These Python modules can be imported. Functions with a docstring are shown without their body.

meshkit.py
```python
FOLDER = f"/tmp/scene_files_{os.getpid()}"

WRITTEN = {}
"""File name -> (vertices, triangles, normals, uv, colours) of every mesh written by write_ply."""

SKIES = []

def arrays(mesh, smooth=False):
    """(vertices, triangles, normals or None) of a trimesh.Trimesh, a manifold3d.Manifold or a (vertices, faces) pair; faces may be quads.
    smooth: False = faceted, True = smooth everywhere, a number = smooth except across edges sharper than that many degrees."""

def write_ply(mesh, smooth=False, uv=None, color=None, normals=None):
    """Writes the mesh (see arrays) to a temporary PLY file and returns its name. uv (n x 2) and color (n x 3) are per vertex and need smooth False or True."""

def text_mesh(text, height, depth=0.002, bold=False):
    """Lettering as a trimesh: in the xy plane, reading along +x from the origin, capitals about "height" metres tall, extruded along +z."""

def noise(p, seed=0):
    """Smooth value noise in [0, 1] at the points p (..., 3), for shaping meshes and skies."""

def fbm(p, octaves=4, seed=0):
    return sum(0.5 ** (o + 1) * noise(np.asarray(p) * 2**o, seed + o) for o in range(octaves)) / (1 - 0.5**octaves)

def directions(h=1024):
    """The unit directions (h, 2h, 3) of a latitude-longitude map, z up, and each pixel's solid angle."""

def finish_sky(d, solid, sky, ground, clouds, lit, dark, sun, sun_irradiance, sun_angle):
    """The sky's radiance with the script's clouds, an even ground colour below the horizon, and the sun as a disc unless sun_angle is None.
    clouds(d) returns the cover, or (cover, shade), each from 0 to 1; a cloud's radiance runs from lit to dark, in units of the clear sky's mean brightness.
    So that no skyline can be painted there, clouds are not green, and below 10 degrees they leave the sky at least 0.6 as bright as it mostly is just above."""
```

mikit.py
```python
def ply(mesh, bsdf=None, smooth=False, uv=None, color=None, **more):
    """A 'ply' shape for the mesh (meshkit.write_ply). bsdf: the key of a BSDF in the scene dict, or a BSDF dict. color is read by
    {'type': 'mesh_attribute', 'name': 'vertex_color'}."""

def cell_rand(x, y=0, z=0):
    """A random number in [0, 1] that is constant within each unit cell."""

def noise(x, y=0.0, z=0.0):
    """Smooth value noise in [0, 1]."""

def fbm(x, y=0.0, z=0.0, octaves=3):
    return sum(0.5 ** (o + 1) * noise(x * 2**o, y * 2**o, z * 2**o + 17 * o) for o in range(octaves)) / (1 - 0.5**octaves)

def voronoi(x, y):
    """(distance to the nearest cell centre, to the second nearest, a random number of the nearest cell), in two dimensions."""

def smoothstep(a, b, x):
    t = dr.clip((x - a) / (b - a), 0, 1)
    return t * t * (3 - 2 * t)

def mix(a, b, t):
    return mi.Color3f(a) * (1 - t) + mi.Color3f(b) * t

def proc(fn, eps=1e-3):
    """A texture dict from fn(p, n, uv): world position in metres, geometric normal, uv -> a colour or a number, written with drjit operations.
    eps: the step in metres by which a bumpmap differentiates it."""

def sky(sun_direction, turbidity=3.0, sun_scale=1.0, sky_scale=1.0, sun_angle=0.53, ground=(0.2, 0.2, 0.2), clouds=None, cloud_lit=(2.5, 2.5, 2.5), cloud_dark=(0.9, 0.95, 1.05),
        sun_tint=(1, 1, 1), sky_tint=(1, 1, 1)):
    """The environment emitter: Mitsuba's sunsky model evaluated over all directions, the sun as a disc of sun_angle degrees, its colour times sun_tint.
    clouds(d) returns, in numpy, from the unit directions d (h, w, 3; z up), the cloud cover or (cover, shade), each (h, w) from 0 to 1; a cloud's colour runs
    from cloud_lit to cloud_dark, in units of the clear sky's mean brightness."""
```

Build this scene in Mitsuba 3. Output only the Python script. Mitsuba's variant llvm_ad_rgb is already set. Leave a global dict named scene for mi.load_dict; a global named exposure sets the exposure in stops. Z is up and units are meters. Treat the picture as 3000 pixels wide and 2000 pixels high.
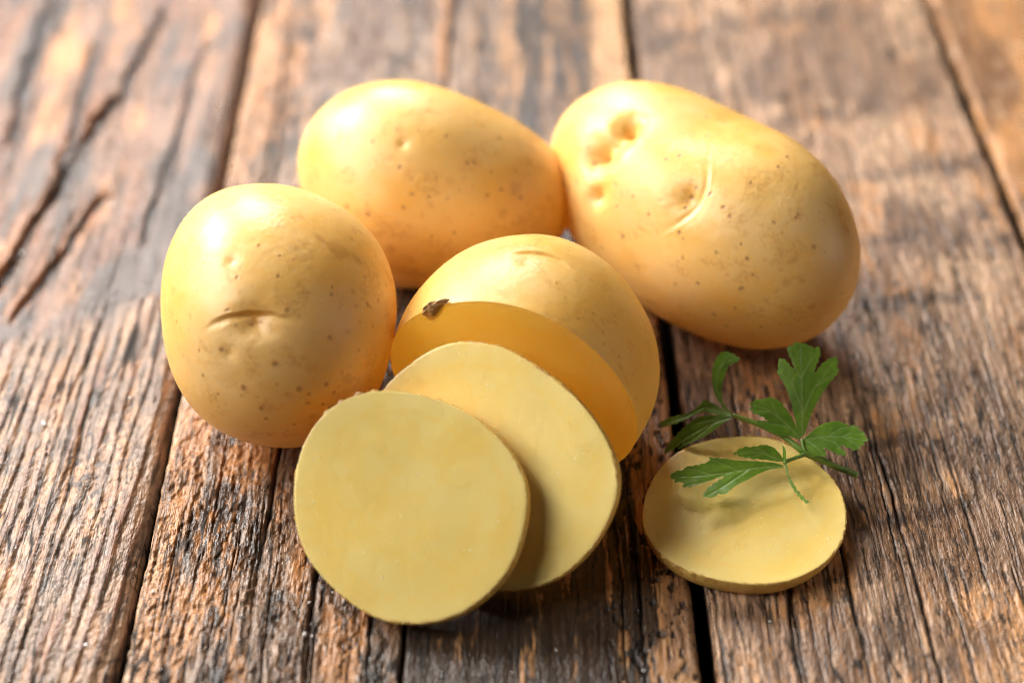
import math
import numpy as np
import drjit as dr
import mitsuba as mi
import trimesh
import shapely
from shapely.geometry import Polygon
from scipy.spatial import ConvexHull, Delaunay, cKDTree
import mikit
import meshkit
from mikit import proc, noise, fbm, smoothstep, mix

T = mi.ScalarTransform4f
scene, labels = {}, {}

# ------------------------------------------------------------------ camera, lamps, exposure
PITCH, DIST = math.radians(40.0), 0.428
EYE = [0.0, -DIST * math.cos(PITCH), DIST * math.sin(PITCH)]
scene['camera'] = {
    'type': 'thinlens', 'fov': 2 * math.degrees(math.atan(1500 / 5016.0)), 'fov_axis': 'x',
    'to_world': T().look_at(origin=EYE, target=[0, 0, 0], up=[0, 0, 1]),
    'aperture_radius': 0.0055, 'focus_distance': 0.378, 'near_clip': 0.01, 'far_clip': 20.0}
exposure = 0.2


def lamp(key, direction, distance, width, height, rgb, label):
    """A studio softbox: a glowing front cloth in a black box, aimed at the table."""
    d = np.array(direction, float); d /= np.linalg.norm(d)
    p = d * distance
    m = T().look_at(origin=p.tolist(), target=[0, 0, 0], up=[0, 0, 1])
    scene[key + '__diffuser'] = {'type': 'rectangle', 'to_world': m @ T().scale([width / 2, height / 2, 1]),
                                 'emitter': {'type': 'area', 'radiance': {'type': 'rgb', 'value': rgb}}, 'bsdf': {'type': 'ref', 'id': 'black_cloth'}}
    b = trimesh.creation.box([width + 0.02, height + 0.02, 0.12]); b.apply_translation([0, 0, -0.065])
    scene[key + '__housing'] = mikit.ply(b, 'black_cloth', to_world=m)
    labels[key] = {'label': label, 'category': 'studio lamp'}


scene['black_cloth'] = {'type': 'twosided', 'bsdf': {'type': 'diffuse', 'reflectance': {'type': 'rgb', 'value': [0.03, 0.03, 0.03]}}}
lamp('softbox_lamp', (-0.687, 0.481, 0.545), 0.80, 0.26, 0.26, [40, 39, 37.4], 'bright softbox behind and left of the potatoes, the main light')
lamp('softbox_lamp_001', (-0.209, 0.781, 0.588), 0.80, 0.28, 0.28, [24, 23.5, 22.7], 'smaller softbox straight behind the table, the back light')
lamp('softbox_lamp_002', (-0.782, -0.096, 0.616), 1.00, 0.60, 0.60, [8.6, 8.4, 8.0], 'broad softbox to the left of the table')
lamp('softbox_lamp_003', (0.896, -0.24, 0.375), 1.00, 0.60, 0.50, [1.3, 1.25, 1.2], 'low dim fill light added to the right of the table')  # added fill panel, standing in for light bounced from the right


# ------------------------------------------------------------------ measured shapes (units: POTATO and HALF in cm, the rest in 0.1 or 0.01 mm)
POTATO = {'left': [-5.3502, -2.5071, 3.1913, 2.7357, 2.874, 1.8695, -0.0018, -0.0076, -0.0503, -0.0111, 0.0171, -0.0074, -0.023, -0.0092, -0.0018, -0.0412, 0.0032, 0.0295, 0.0054, 0.0385, 0.0464, -0.0783, -0.0024], 'back': [-2.1435, 3.0651, 3.6193, 2.5519, 2.505, -0.2468, -0.1052, 0.1173, -0.0362, 0.0103, -0.0844, 0.0277, -0.0703, 0.0468, -0.0045, 0.0162, 0.0468, -0.0269, 0.0045, 0.0068, 0.0105, -0.0138, 0.0085], 'right': [4.6713, 1.7559, 4.424, 2.5733, 2.8667, -0.8313, -0.0232, -0.0414, 0.0115, -0.0387, 0.0138, -0.0422, -0.0073, 0.0298, 0.0104, -0.0394, -0.1377, 0.0699, 0.0484, 0.0361, -0.0304, 0.0453, 0.0102]}
HALF = [0.0273, -4.4055, -0.3562, -0.077, 2.6529, 0.0973, -0.0253, -0.0214, -0.0394, 4.0096, 0.1374, -0.3082, -0.1693]
SPOTS = {'left': [[-550,-339,571,38,1,1,100,-1,0],[-595,-382,549,67,1,1,97,-20,16],[-581,-420,532,46,0,1,98,-17,13],[-493,-420,535,42,0,1,98,14,-11],[-493,-375,555,34,0,1,98,17,-13],[-430,-415,517,25,1,1,91,32,-25],[-384,-420,487,46,0,1,82,44,-35],[-435,-438,506,75,2,3,93,29,-23],[-599,-471,485,50,0,2,94,-12,30],[-342,-387,468,76,1,1,69,57,-45],[-309,-385,424,60,2,3,46,-6,-88],[-337,-411,447,59,1,1,68,57,-46],[-387,-490,425,54,0,1.5,73,10,-67],[-330,-466,370,38,0,1,63,60,-50],[-615,-517,414,59,0,1,92,-30,25],[-497,-546,400,71,0,1.5,100,8,-6],[-664,-515,340,43,0,1,78,-47,41],[-568,-558,343,76,0,1,97,-18,16],[-498,-561,356,54,1,1,100,6,-5],[-451,-557,340,67,0,1,95,23,-20],[-434,-554,323,46,0,1,91,30,-27],[-397,-536,334,55,0,1,83,41,-36],[-383,-531,307,47,0,1,77,48,-43],[-374,-526,291,25,0,1,72,52,-47],[-437,-557,300,42,0,2,91,31,-28],[-394,-537,268,51,0,1,75,49,-44],[-407,-545,285,38,0,1,82,43,-39],[-630,-541,311,38,0,1,85,-39,35],[-637,-537,296,30,0,1,82,-43,38],[-534,-569,295,59,0,1,100,-7,6],[-528,-568,264,47,0,1,100,-6,6],[-540,-566,325,38,1,1,99,-8,7],[-478,-564,332,46,1,1,98,14,-12],[-726,-411,405,39,0,1,58,-63,51],[-690,-455,419,34,1,1,73,-53,44],[-700,-354,497,39,1,1,69,-57,44],[-672,-410,489,26,1,1,79,-48,38],[-355,-507,324,136,2,1,69,55,-48],[-364,-511,344,59,2,2,10,-17,-98],[-320,-333,467,51,1,1,56,65,-51],[-352,-254,508,56,1,1,56,67,-49],[-304,-244,455,48,1,1,32,76,-57],[-380,-312,525,299,2,1.7,82,-7,-56],[-413,-303,545,171,2,1.6,77,-47,-44],[-336,-302,491,163,2,1.4,70,-8,-71],[-515,-198,574,113,1,2,98,-8,-16],[-429,-552,257,94,2,1.8,91,31,30],[-304,-410,392,55,1,2.4,36,1,-93],[-279,-378,343,52,1,2,18,16,-97],[-329,-430,419,42,1,2,51,1,-86],[-352,-462,418,38,1,2.5,69,27,-68],[-714,-461,351,30,1,1,61,-60,51],[-743,-336,442,31,1,1,51,-68,53],[-615,-549,288,26,0,1,87,-37,33],[-633,-539,271,26,0,1,81,-44,40],[-575,-554,230,39,1,1,93,-28,26],[-487,-556,215,34,1,1,98,16,-15],[-294,-353,417,60,1,1.6,17,-65,-74],[-552,-500,469,33,0,1,99,-9,7],[-584,-497,463,33,0,1,97,-19,16],[-531,-498,475,29,0,1,100,-3,2],[-567,-466,501,25,1,1,99,-12,10],[-629,-364,546,76,1,2.4,92,-10,37]],
  'right': [[363,80,493,42,0,1,90,-37,25],[393,76,504,46,0,1,92,-32,21],[462,138,522,42,0,1,99,-10,7],[470,232,514,48,0,1.5,7,-99,10],[538,174,518,47,0,1.6,20,-96,18],[503,125,525,42,1,3.5,49,-87,9],[645,51,517,42,0,3.2,67,-72,-21],[616,8,518,51,0,1,98,18,-12],[549,-38,505,46,0,1.8,9,-91,-41],[489,14,514,32,1,3.5,97,-15,17],[655,-44,496,50,1,1.6,-8,-94,-34],[653,-103,465,50,0,1,98,15,-11],[596,-120,455,45,0,1,100,-5,4],[714,-98,445,41,1,1,89,37,-27],[689,-152,409,54,0,1,96,22,-17],[715,-152,395,41,1,1,91,32,-24],[499,-95,452,50,0,1.4,46,-72,-52],[485,-75,464,59,0,1,94,-28,20],[456,-40,477,68,0,1.4,64,46,62],[425,-14,479,41,0,1,90,-36,25],[412,-26,462,73,0,1,88,-39,27],[397,-39,438,50,0,1,85,-43,31],[389,-67,387,60,0,1,80,-48,35],[321,-1,392,42,0,1,76,-53,38],[286,47,409,42,0,1,75,-54,38],[251,62,371,33,0,1,70,-58,41],[247,95,411,38,0,1,73,-56,39],[159,186,354,34,0,1,53,-70,48],[265,24,308,61,0,1,67,-60,44],[399,-94,335,41,0,1,77,-51,39],[471,-130,376,45,0,1,88,-38,28],[538,-159,382,50,0,1,95,-25,19],[524,-140,408,32,0,1,95,-26,19],[434,-129,287,46,0,1.6,78,-49,39],[529,-178,310,64,0,1.6,70,-15,69],[519,-178,252,41,0,1,87,-38,30],[475,-151,210,51,0,1,77,-49,40],[506,-160,181,42,0,1,80,-47,39],[583,-192,207,37,0,1,94,-26,22],[420,-108,175,38,0,1,63,-60,49],[627,-195,338,118,2,1,100,-5,4],[693,-201,277,92,2,1,97,20,-16],[640,-173,389,109,2,2,86,27,43],[608,-198,318,64,2,2,67,7,74],[665,-193,342,64,2,2,85,-9,-52],[614,-183,368,45,2,2.4,98,-13,-12],[310,293,517,34,1,1,96,-24,15],[401,211,520,33,1,1,100,3,-2],[337,180,511,28,1,1,95,-25,16],[326,140,498,28,1,1,91,-35,23],[295,100,464,37,1,1,82,-48,32],[179,231,430,34,0,1,62,-66,43],[163,238,411,44,0,1,57,-69,46],[138,267,384,29,0,1,47,-73,49],[185,190,412,62,0,1,63,-64,43],[221,159,435,57,0,1,71,-58,39],[287,196,498,57,0,1,88,-40,26],[210,103,352,52,0,1,64,-63,44],[192,107,287,29,0,1,55,-68,49],[165,147,243,34,1,1,40,-74,54],[219,68,246,34,0,1,55,-67,50],[300,-17,253,28,0,1,65,-61,46],[759,-49,437,65,2,3,7,-91,-41],[772,-79,408,157,2,1,64,62,-45],[340,-33,151,95,2,2,68,-70,22],[346,1,429,42,1,2,74,-14,65],[406,-80,389,27,1,1,82,-46,34],[603,-141,434,27,1,4,99,2,11],[368,-44,394,23,1,1,78,-50,37],[741,70,464,66,2,3,59,-67,-45],[765,-167,287,46,1,1,70,56,-44],[647,-188,175,42,1,1,100,7,-6],[133,236,343,44,1,1,44,-74,51],[154,168,293,39,1,1,46,-72,52],[272,85,432,28,1,1,76,-53,37]],
  'back': [[-323,261,507,67,1,1,95,-26,16],[-268,217,500,48,1,1,99,-10,6],[-335,191,467,48,0,1,94,-28,18],[-261,172,474,47,2,2.5,40,73,56],[-158,191,482,43,0,1,98,16,-10],[-71,249,476,43,0,1,85,44,-28],[-29,228,453,48,0,1,84,45,-29],[-344,151,427,38,1,1,93,-30,20],[-409,185,415,43,1,1,84,-45,30],[-267,130,435,52,0,1,99,-12,8],[-296,127,423,33,1,1,97,-19,13],[-241,108,414,52,1,1,100,-8,5],[-108,142,438,43,0,1,97,19,-13],[-92,148,437,43,0,1,96,22,-15],[-96,106,397,42,2,3.4,0,-61,-79],[-199,83,382,42,0,1,100,-1,1],[-155,82,377,42,1,1,100,8,-5],[-59,101,374,47,0,1,96,23,-16],[-26,117,379,47,0,1,94,29,-20],[22,123,352,62,0,1,88,38,-27],[-261,75,356,52,0,1,99,-13,9],[-348,91,325,62,0,1,91,-34,25],[-400,123,325,67,0,1,82,-46,33],[-216,65,344,52,2,3.4,2,-36,-93],[-194,49,289,38,0,1,100,0,0],[-139,54,298,43,0,1,99,10,-8],[-268,54,276,48,2,2.4,28,-15,-95],[7,130,373,171,2,1,90,36,-25],[-21,89,327,133,2,1,94,28,-20],[91,161,322,96,2,1,72,57,-40],[10,163,402,67,1,1,88,40,-27],[-183,108,417,57,1,1,100,3,-2],[-199,252,512,86,1,2,98,15,-10],[-251,65,165,339,2,2,98,-2,-20],[-296,59,243,144,2,1,95,-25,19],[38,124,336,38,1,1,86,41,-29],[-99,72,339,33,1,1,98,16,-12],[-86,287,484,44,1,1,78,53,-34]],
  'half': [[10,-319,500,38,1,1,98,-16,12],[50,-331,502,72,2,1.9,98,-19,-3],[192,-444,434,30,0,1,78,48,-40],[194,-453,429,26,0,1,78,49,-40],[194,-472,421,30,0,1,78,48,-40],[197,-493,407,33,0,1,77,48,-41],[230,-494,373,37,0,1,71,54,-46],[234,-509,357,75,2,2,46,-29,-84],[247,-518,330,56,2,2.4,44,-16,-88],[261,-497,327,30,0,1,62,59,-52],[268,-525,281,38,0,1,57,61,-55],[173,-441,448,33,0,1,82,45,-36],[141,-468,456,37,0,1.4,90,21,-38],[76,-478,476,33,1,1,97,19,-16],[143,-391,477,30,1,1,86,40,-31],[136,-417,474,19,0,1,89,36,-29],[232,-329,426,31,1,1,54,66,-52],[239,-388,412,34,1,1,63,61,-49],[283,-381,360,23,0,4,43,-48,-77],[260,-446,365,26,0,1,62,60,-51],[6,-416,495,30,1,1,99,-10,7],[-31,-356,493,19,1,2,63,-77,14],[-50,-362,488,19,1,1,90,-35,27],[-77,-329,477,19,1,1,81,-47,36],[-184,-299,404,54,1,2.6,66,59,47],[-9,-341,498,19,1,1,96,-21,16],[101,-492,463,22,1,1,93,27,-23],[159,-416,464,22,0,1,83,43,-35],[217,-393,431,23,1,1,69,56,-45],[293,-400,338,23,0,1,47,68,-57],[243,-431,394,23,1,1,65,58,-48],[121,-454,470,18,1,1,91,32,-26],[47,-419,495,19,1,1,100,7,-6],[-68,-406,479,22,1,1,90,-35,28],[150,-333,480,30,1,1,80,48,-37],[-48,-218,464,23,1,1,66,-60,45]]}
CREASES = {'left': [[[-660, -472, 436], [-632, -476, 459], [-606, -478, 475], [-575, -480, 485], [-542, -481, 491], [-505, -484, 489], [-472, -486, 480], [-440, -487, 466]], [-541, -503, 468]], 'right': [[[343, -39, 356], [372, -53, 385], [401, -60, 416], [423, -57, 441], [440, -44, 466], [453, -25, 486], [459, 11, 505], [462, 70, 520]], [397, -21, 456]], 'half': [[[-22, -286, 490], [3, -285, 495], [29, -286, 498], [67, -292, 498], [97, -305, 495], [123, -326, 490], [138, -339, 484]], [48, -331, 502]]}
DENTS = {'right': [[280, 208, 498, 286, 2.6], [206, 183, 434, 358, 3.0], [203, 116, 359, 214, 1.6], [410, -31, 457, 366, 0.9], [242, 182, 468, 285, 1.0]], 'left': [[-541, -497, 474, 312, 1.6], [-598, -525, 412, 189, 0.5], [-597, -382, 549, 169, 0.4]], 'back': [[-263, 171, 472, 119, 0.5]], 'half': [[29, -328, 502, 226, 0.35]]}
SCAR = [[-1950, -3800, 3951], [-1896, -3838, 4162], [-1774, -3901, 4372], [-1605, -3976, 4529], [-1432, -4047, 4604], [-1377, -4063, 4550], [-1496, -4003, 4358], [-1579, -3953, 4134], [-1689, -3896, 3931], [-1836, -3838, 3894]]
SLICES = {'front': {"c":[-2141,-7581,2020],"n":[-0.0961,-0.6356,0.766],"o":[[-465,2345],[-5,2288],[496,2155],[955,1982],[1411,1707],[1783,1392],[2071,1060],[2297,689],[2431,361],[2467,36],[2418,-369],[2324,-812],[2174,-1253],[1910,-1652],[1547,-2009],[1183,-2267],[738,-2445],[291,-2504],[-116,-2523],[-525,-2451],[-979,-2242],[-1395,-1960],[-1815,-1556],[-2134,-1150],[-2310,-742],[-2424,-292],[-2456,160],[-2413,696],[-2289,1151],[-2088,1565],[-1801,1895],[-1469,2141],[-1051,2282],[-758,2319]]},
  'second': {"c":[-357,-6580,2276],"n":[-0.2467,-0.6757,0.6947],"o":[[-845,2510],[-322,2485],[198,2367],[713,2083],[1224,1739],[1731,1295],[2106,836],[2396,382],[2581,-69],[2640,-476],[2575,-922],[2386,-1367],[2135,-1773],[1843,-2118],[1466,-2424],[962,-2652],[455,-2738],[73,-2763],[-569,-2647],[-1305,-2345],[-2008,-1748],[-2498,-996],[-2772,-196],[-2823,523],[-2716,1116],[-2554,1453],[-2342,1704],[-1988,1994],[-1547,2303],[-1196,2443]]},
  'flat': {"c":[5141,-6315,541],"n":[0.0,-0.0262,0.9997],"o":[[88,2231],[445,2210],[830,2168],[1166,1977],[1484,1663],[1769,1352],[2006,944],[2171,462],[2203,-10],[2166,-359],[2073,-703],[1926,-1042],[1710,-1377],[1419,-1670],[1086,-1888],[733,-2068],[335,-2176],[-79,-2194],[-485,-2140],[-915,-2033],[-1289,-1888],[-1633,-1670],[-1918,-1377],[-2149,-1042],[-2270,-703],[-2288,-282],[-2233,185],[-2106,622],[-1872,1106],[-1580,1517],[-1262,1809],[-858,2019],[-489,2146],[-184,2210]]}}
LEAVES = {'top': {"b":[6528,-4733,1150],"x":[-0.006,0.6888,0.7249],"n":[0.2502,-0.7008,0.668],"cup":0.06,"o":[[-6,38],[200,145],[492,219],[785,293],[1078,398],[1283,521],[1429,629],[1522,649],[1528,605],[1675,622],[1787,557],[1758,434],[1636,316],[1531,220],[1636,224],[1797,307],[1958,368],[2076,331],[2054,224],[2151,174],[2132,0],[2067,-221],[2017,-272],[2053,-381],[1965,-443],[1788,-408],[1610,-325],[1418,-267],[1551,-371],[1700,-502],[1783,-631],[1820,-776],[1687,-828],[1569,-781],[1525,-844],[1376,-752],[1199,-588],[962,-424],[727,-293],[492,-177],[287,-110],[53,-42]],"v":[[[0,0],[668,10],[2109,1]],[[609,8],[1137,208],[1372,220],[1693,546]],[[521,-3],[1109,-268],[1746,-759]],[[1285,6],[1578,168],[1989,272]],[[1373,4],[1668,-182],[1994,-396]],[[1153,-300],[1316,-559],[1518,-803]],[[1167,207],[1371,457],[1517,618]]]},
  'upper': {"b":[6486,-4785,1150],"x":[-0.7983,0.4703,0.3761],"n":[0.0343,-0.5879,0.8082],"cup":0.1,"o":[[15,30],[164,73],[329,146],[479,239],[684,305],[853,321],[1045,329],[1009,226],[816,116],[1000,110],[1182,159],[1327,142],[1277,65],[1390,27],[1343,-122],[1184,-255],[1161,-326],[1022,-386],[853,-402],[673,-351],[534,-306],[379,-236],[243,-171],[70,-59]],"v":[[[0,0],[607,-100],[1002,-99],[1330,0]],[[404,-66],[720,100],[1018,290]],[[720,-107],[925,-196],[1108,-302]],[[930,-98],[1126,33],[1311,129]]]},
  'right': {"b":[6519,-4806,1150],"x":[0.9789,-0.1487,0.1401],"n":[-0.1907,-0.4188,0.8878],"cup":-0.12,"o":[[-6,16],[95,110],[253,267],[426,402],[628,467],[801,479],[945,407],[988,360],[1117,366],[1245,296],[1230,240],[1372,171],[1343,121],[1442,0],[1313,-78],[1355,-130],[1227,-140],[1255,-220],[1112,-233],[885,-140],[799,-140],[941,-280],[958,-357],[798,-351],[656,-271],[541,-209],[427,-165],[512,-265],[501,-395],[341,-364],[168,-371],[82,-234],[18,-109]],"v":[[[0,0],[369,84],[886,72],[1399,-3]],[[340,78],[656,-47],[941,-311]],[[542,84],[829,281],[1116,344]],[[828,72],[1058,172],[1344,156]],[[81,-16],[254,-141],[455,-358]],[[886,65],[1085,-47],[1241,-202]]]},
  'front': {"b":[6018,-5537,1050],"x":[-0.9957,-0.0634,-0.0675],"n":[-0.0506,-0.2375,0.9701],"cup":0.08,"o":[[5,-21],[181,-95],[466,-133],[751,-172],[1035,-213],[1204,-256],[1429,-308],[1628,-347],[1611,-259],[1793,-211],[1940,-200],[2175,-191],[2198,-125],[2388,-122],[2542,-13],[2514,59],[2430,85],[2455,160],[2256,192],[2294,319],[2163,354],[1956,316],[1745,254],[1534,200],[1329,181],[1454,242],[1643,350],[1804,467],[1793,525],[1887,599],[1905,724],[1784,720],[1703,756],[1574,660],[1404,678],[1271,559],[1075,412],[889,331],[635,189],[385,81],[177,52],[13,26]],"v":[[[0,0],[603,-5],[1194,60],[1806,78],[2493,13]],[[780,10],[1297,354],[1836,681]],[[1194,60],[1683,227],[2243,301]],[[1015,29],[1335,-160],[1604,-310]],[[1661,77],[1927,-88],[2178,-167]]]},
  'small': {"b":[6021,-5419,1080],"x":[-0.9868,0.1337,0.0914],"n":[0.0065,-0.5312,0.8472],"cup":0.15,"o":[[-1,6],[185,37],[419,33],[649,56],[824,58],[969,64],[1004,21],[1113,9],[1045,-78],[911,-176],[710,-209],[599,-258],[429,-301],[250,-270],[122,-170],[15,-52]],"v":[[[0,0],[495,-117],[841,-81],[1080,-2]],[[376,-98],[592,-198],[709,-203]],[[494,-108],[685,-1],[971,46]]]},
  'curl': {"b":[6041,-5520,1050],"x":[0.3425,-0.9354,-0.0878],"n":[-0.7864,-0.3365,0.5179],"cup":0.0,"o":[[-42,-2],[-148,14],[-280,130],[-454,212],[-367,230],[-247,227],[-121,126],[41,43],[244,-39],[432,-51],[670,-58],[915,-19],[1158,33],[1118,-31],[921,-96],[653,-132],[413,-134],[204,-81],[47,-35]],"v":[[[-15,26],[254,-71],[618,-105],[1137,2]]]},
  'tall': {"b":[4985,-4035,1250],"x":[-0.0402,0.6662,0.7447],"n":[0.3154,-0.6988,0.6421],"cup":-0.2,"o":[[7,16],[86,143],[254,265],[435,354],[644,402],[911,402],[1176,351],[1350,238],[1420,111],[1376,-67],[1322,-179],[1220,-312],[1159,-171],[1109,-70],[1088,29],[930,95],[725,184],[489,228],[281,199],[113,76],[5,-33]],"v":[[[0,0],[253,233],[612,329],[995,262],[1313,-15]],[[995,262],[1138,92],[1218,-174]]]},
  'left': {"b":[4994,-4092,1250],"x":[-0.9434,0.1412,-0.3001],"n":[-0.3258,-0.2251,0.9182],"cup":0.1,"o":[[-15,-8],[150,-146],[392,-342],[636,-469],[697,-371],[820,-283],[1035,-166],[1343,-155],[1676,-73],[1643,92],[1341,73],[1065,-35],[820,-141],[637,-177],[393,-77],[91,18]],"v":[[[0,0],[392,-200],[636,-291],[1066,-106],[1651,13]]]},
  'lower': {"b":[4996,-4094,1220],"x":[-0.8669,-0.2309,-0.4419],"n":[-0.362,-0.318,0.8763],"cup":0.12,"o":[[-7,0],[204,-140],[442,-283],[677,-361],[817,-352],[1112,-303],[1387,-223],[1628,-141],[1779,5],[1499,24],[1316,-5],[1143,-13],[1490,80],[1231,106],[906,135],[637,137],[342,83],[87,42]],"v":[[[0,0],[537,-78],[1108,-88],[1723,-7]],[[411,-57],[858,30],[1284,73]],[[279,-52],[600,-234],[852,-276]]]}}
STEM = [[7786, -5064, 320], [7516, -5101, 500], [7224, -5139, 680], [6887, -5105, 850], [6559, -5042, 980], [6316, -4828, 1050], [6074, -4603, 1100], [5652, -4365, 1180], [5310, -4212, 1220], [5025, -4079, 1250]]
PETIOLES = [[[6587, -5051, 980], [6357, -5219, 1020], [6146, -5365, 1060], [6039, -5456, 1060]], [[6584, -5072, 980], [6526, -4955, 1070], [6510, -4785, 1150]]]
GRAINS = [[-9167, -2132, 76], [-11070, -3038, 92], [-5667, -9017, 81], [-4288, -9461, 72], [-4289, -8593, 51], [-8794, -9734, 66], [-5654, -9598, 36], [-7652, -8287, 60], [-4143, -9498, 36], [-1453, -10552, 42], [-658, -10508, 35], [913, -9869, 36], [-2838, -9406, 29], [-11017, 5786, 97], [-13034, 3603, 114], [-10914, 1851, 73], [0, -10447, 28], [-1443, -10447, 35], [-7156, -10377, 36], [2672, -10421, 50], [-3110, -10111, 29], [-4331, -8210, 30], [-10847, -7022, 39], [-3814, -8306, 37], [5392, -9110, 44], [-10930, 1752, 54]]

# ------------------------------------------------------------------ helpers
TAB = np.random.default_rng(7).random((64, 256, 256)).astype(np.float32)


def n2(u, v, s=0):
    """Two-dimensional value noise in [0, 1] from a table."""
    u, v = np.broadcast_arrays(np.asarray(u, np.float32), np.asarray(v, np.float32))
    iu, iv = np.floor(u).astype(np.int32), np.floor(v).astype(np.int32)
    a, b = u - iu, v - iv
    a = a * a * (3 - 2 * a); b = b * b * (3 - 2 * b)
    t = TAB[s % 64]; i0, j0, i1, j1 = iu & 255, iv & 255, (iu + 1) & 255, (iv + 1) & 255
    return (t[i0, j0] * (1 - a) + t[i1, j0] * a) * (1 - b) + (t[i0, j1] * (1 - a) + t[i1, j1] * a) * b


def f2(u, v, s=0, o=3):
    return sum(0.5 ** (k + 1) * n2(u * 2 ** k, v * 2 ** k, s + k) for k in range(o)) / (1 - 0.5 ** o)


def ss(a, b, x):
    t = np.clip((x - a) / (b - a), 0, 1)
    return t * t * (3 - 2 * t)


def blend(c, rgb, m):
    return c * (1 - m[..., None]) + np.asarray(rgb, float) * m[..., None]


def grid_faces(n, m, wrap=False):
    i, j = np.meshgrid(np.arange(n - 1), np.arange(m if wrap else m - 1), indexing='ij')
    k = (j + 1) % m
    q = np.stack([i * m + j, i * m + k, (i + 1) * m + k, (i + 1) * m + j], -1).reshape(-1, 4)
    return np.vstack([q[:, [0, 1, 2]], q[:, [0, 2, 3]]])


def vertex_normals(v, f):
    n = np.zeros_like(v); c = np.cross(v[f[:, 1]] - v[f[:, 0]], v[f[:, 2]] - v[f[:, 0]])
    for k in range(3):
        np.add.at(n, f[:, k], c)
    return n / np.maximum(np.linalg.norm(n, axis=1, keepdims=True), 1e-20)


VC = {'type': 'mesh_attribute', 'name': 'vertex_color'}

# ------------------------------------------------------------------ materials
def grime(p, n, uv):
    """Black hair cracks and flecks of old dirt along the grain, too fine for the mesh."""
    w = p.x + 0.0012 * (fbm(p.x * 90, p.y * 22, 1) - 0.5)
    a = (1 - smoothstep(0.012, 0.05, dr.abs(noise(w * 700, p.y * 24, 2) - 0.5))) * smoothstep(0.42, 0.60, noise(p.x * 210, p.y * 38, 5))
    b = (1 - smoothstep(0.02, 0.10, dr.abs(noise(w * 1900, p.y * 75, 7) - 0.5))) * smoothstep(0.45, 0.65, noise(p.x * 330, p.y * 90, 9))
    s = smoothstep(0.66, 0.78, noise(w * 2900, p.y * 900, 11)) * smoothstep(0.40, 0.60, noise(p.x * 260, p.y * 110, 13))
    return dr.clip(0.95 * a + 0.7 * b + 0.6 * s, 0, 0.95)


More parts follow.
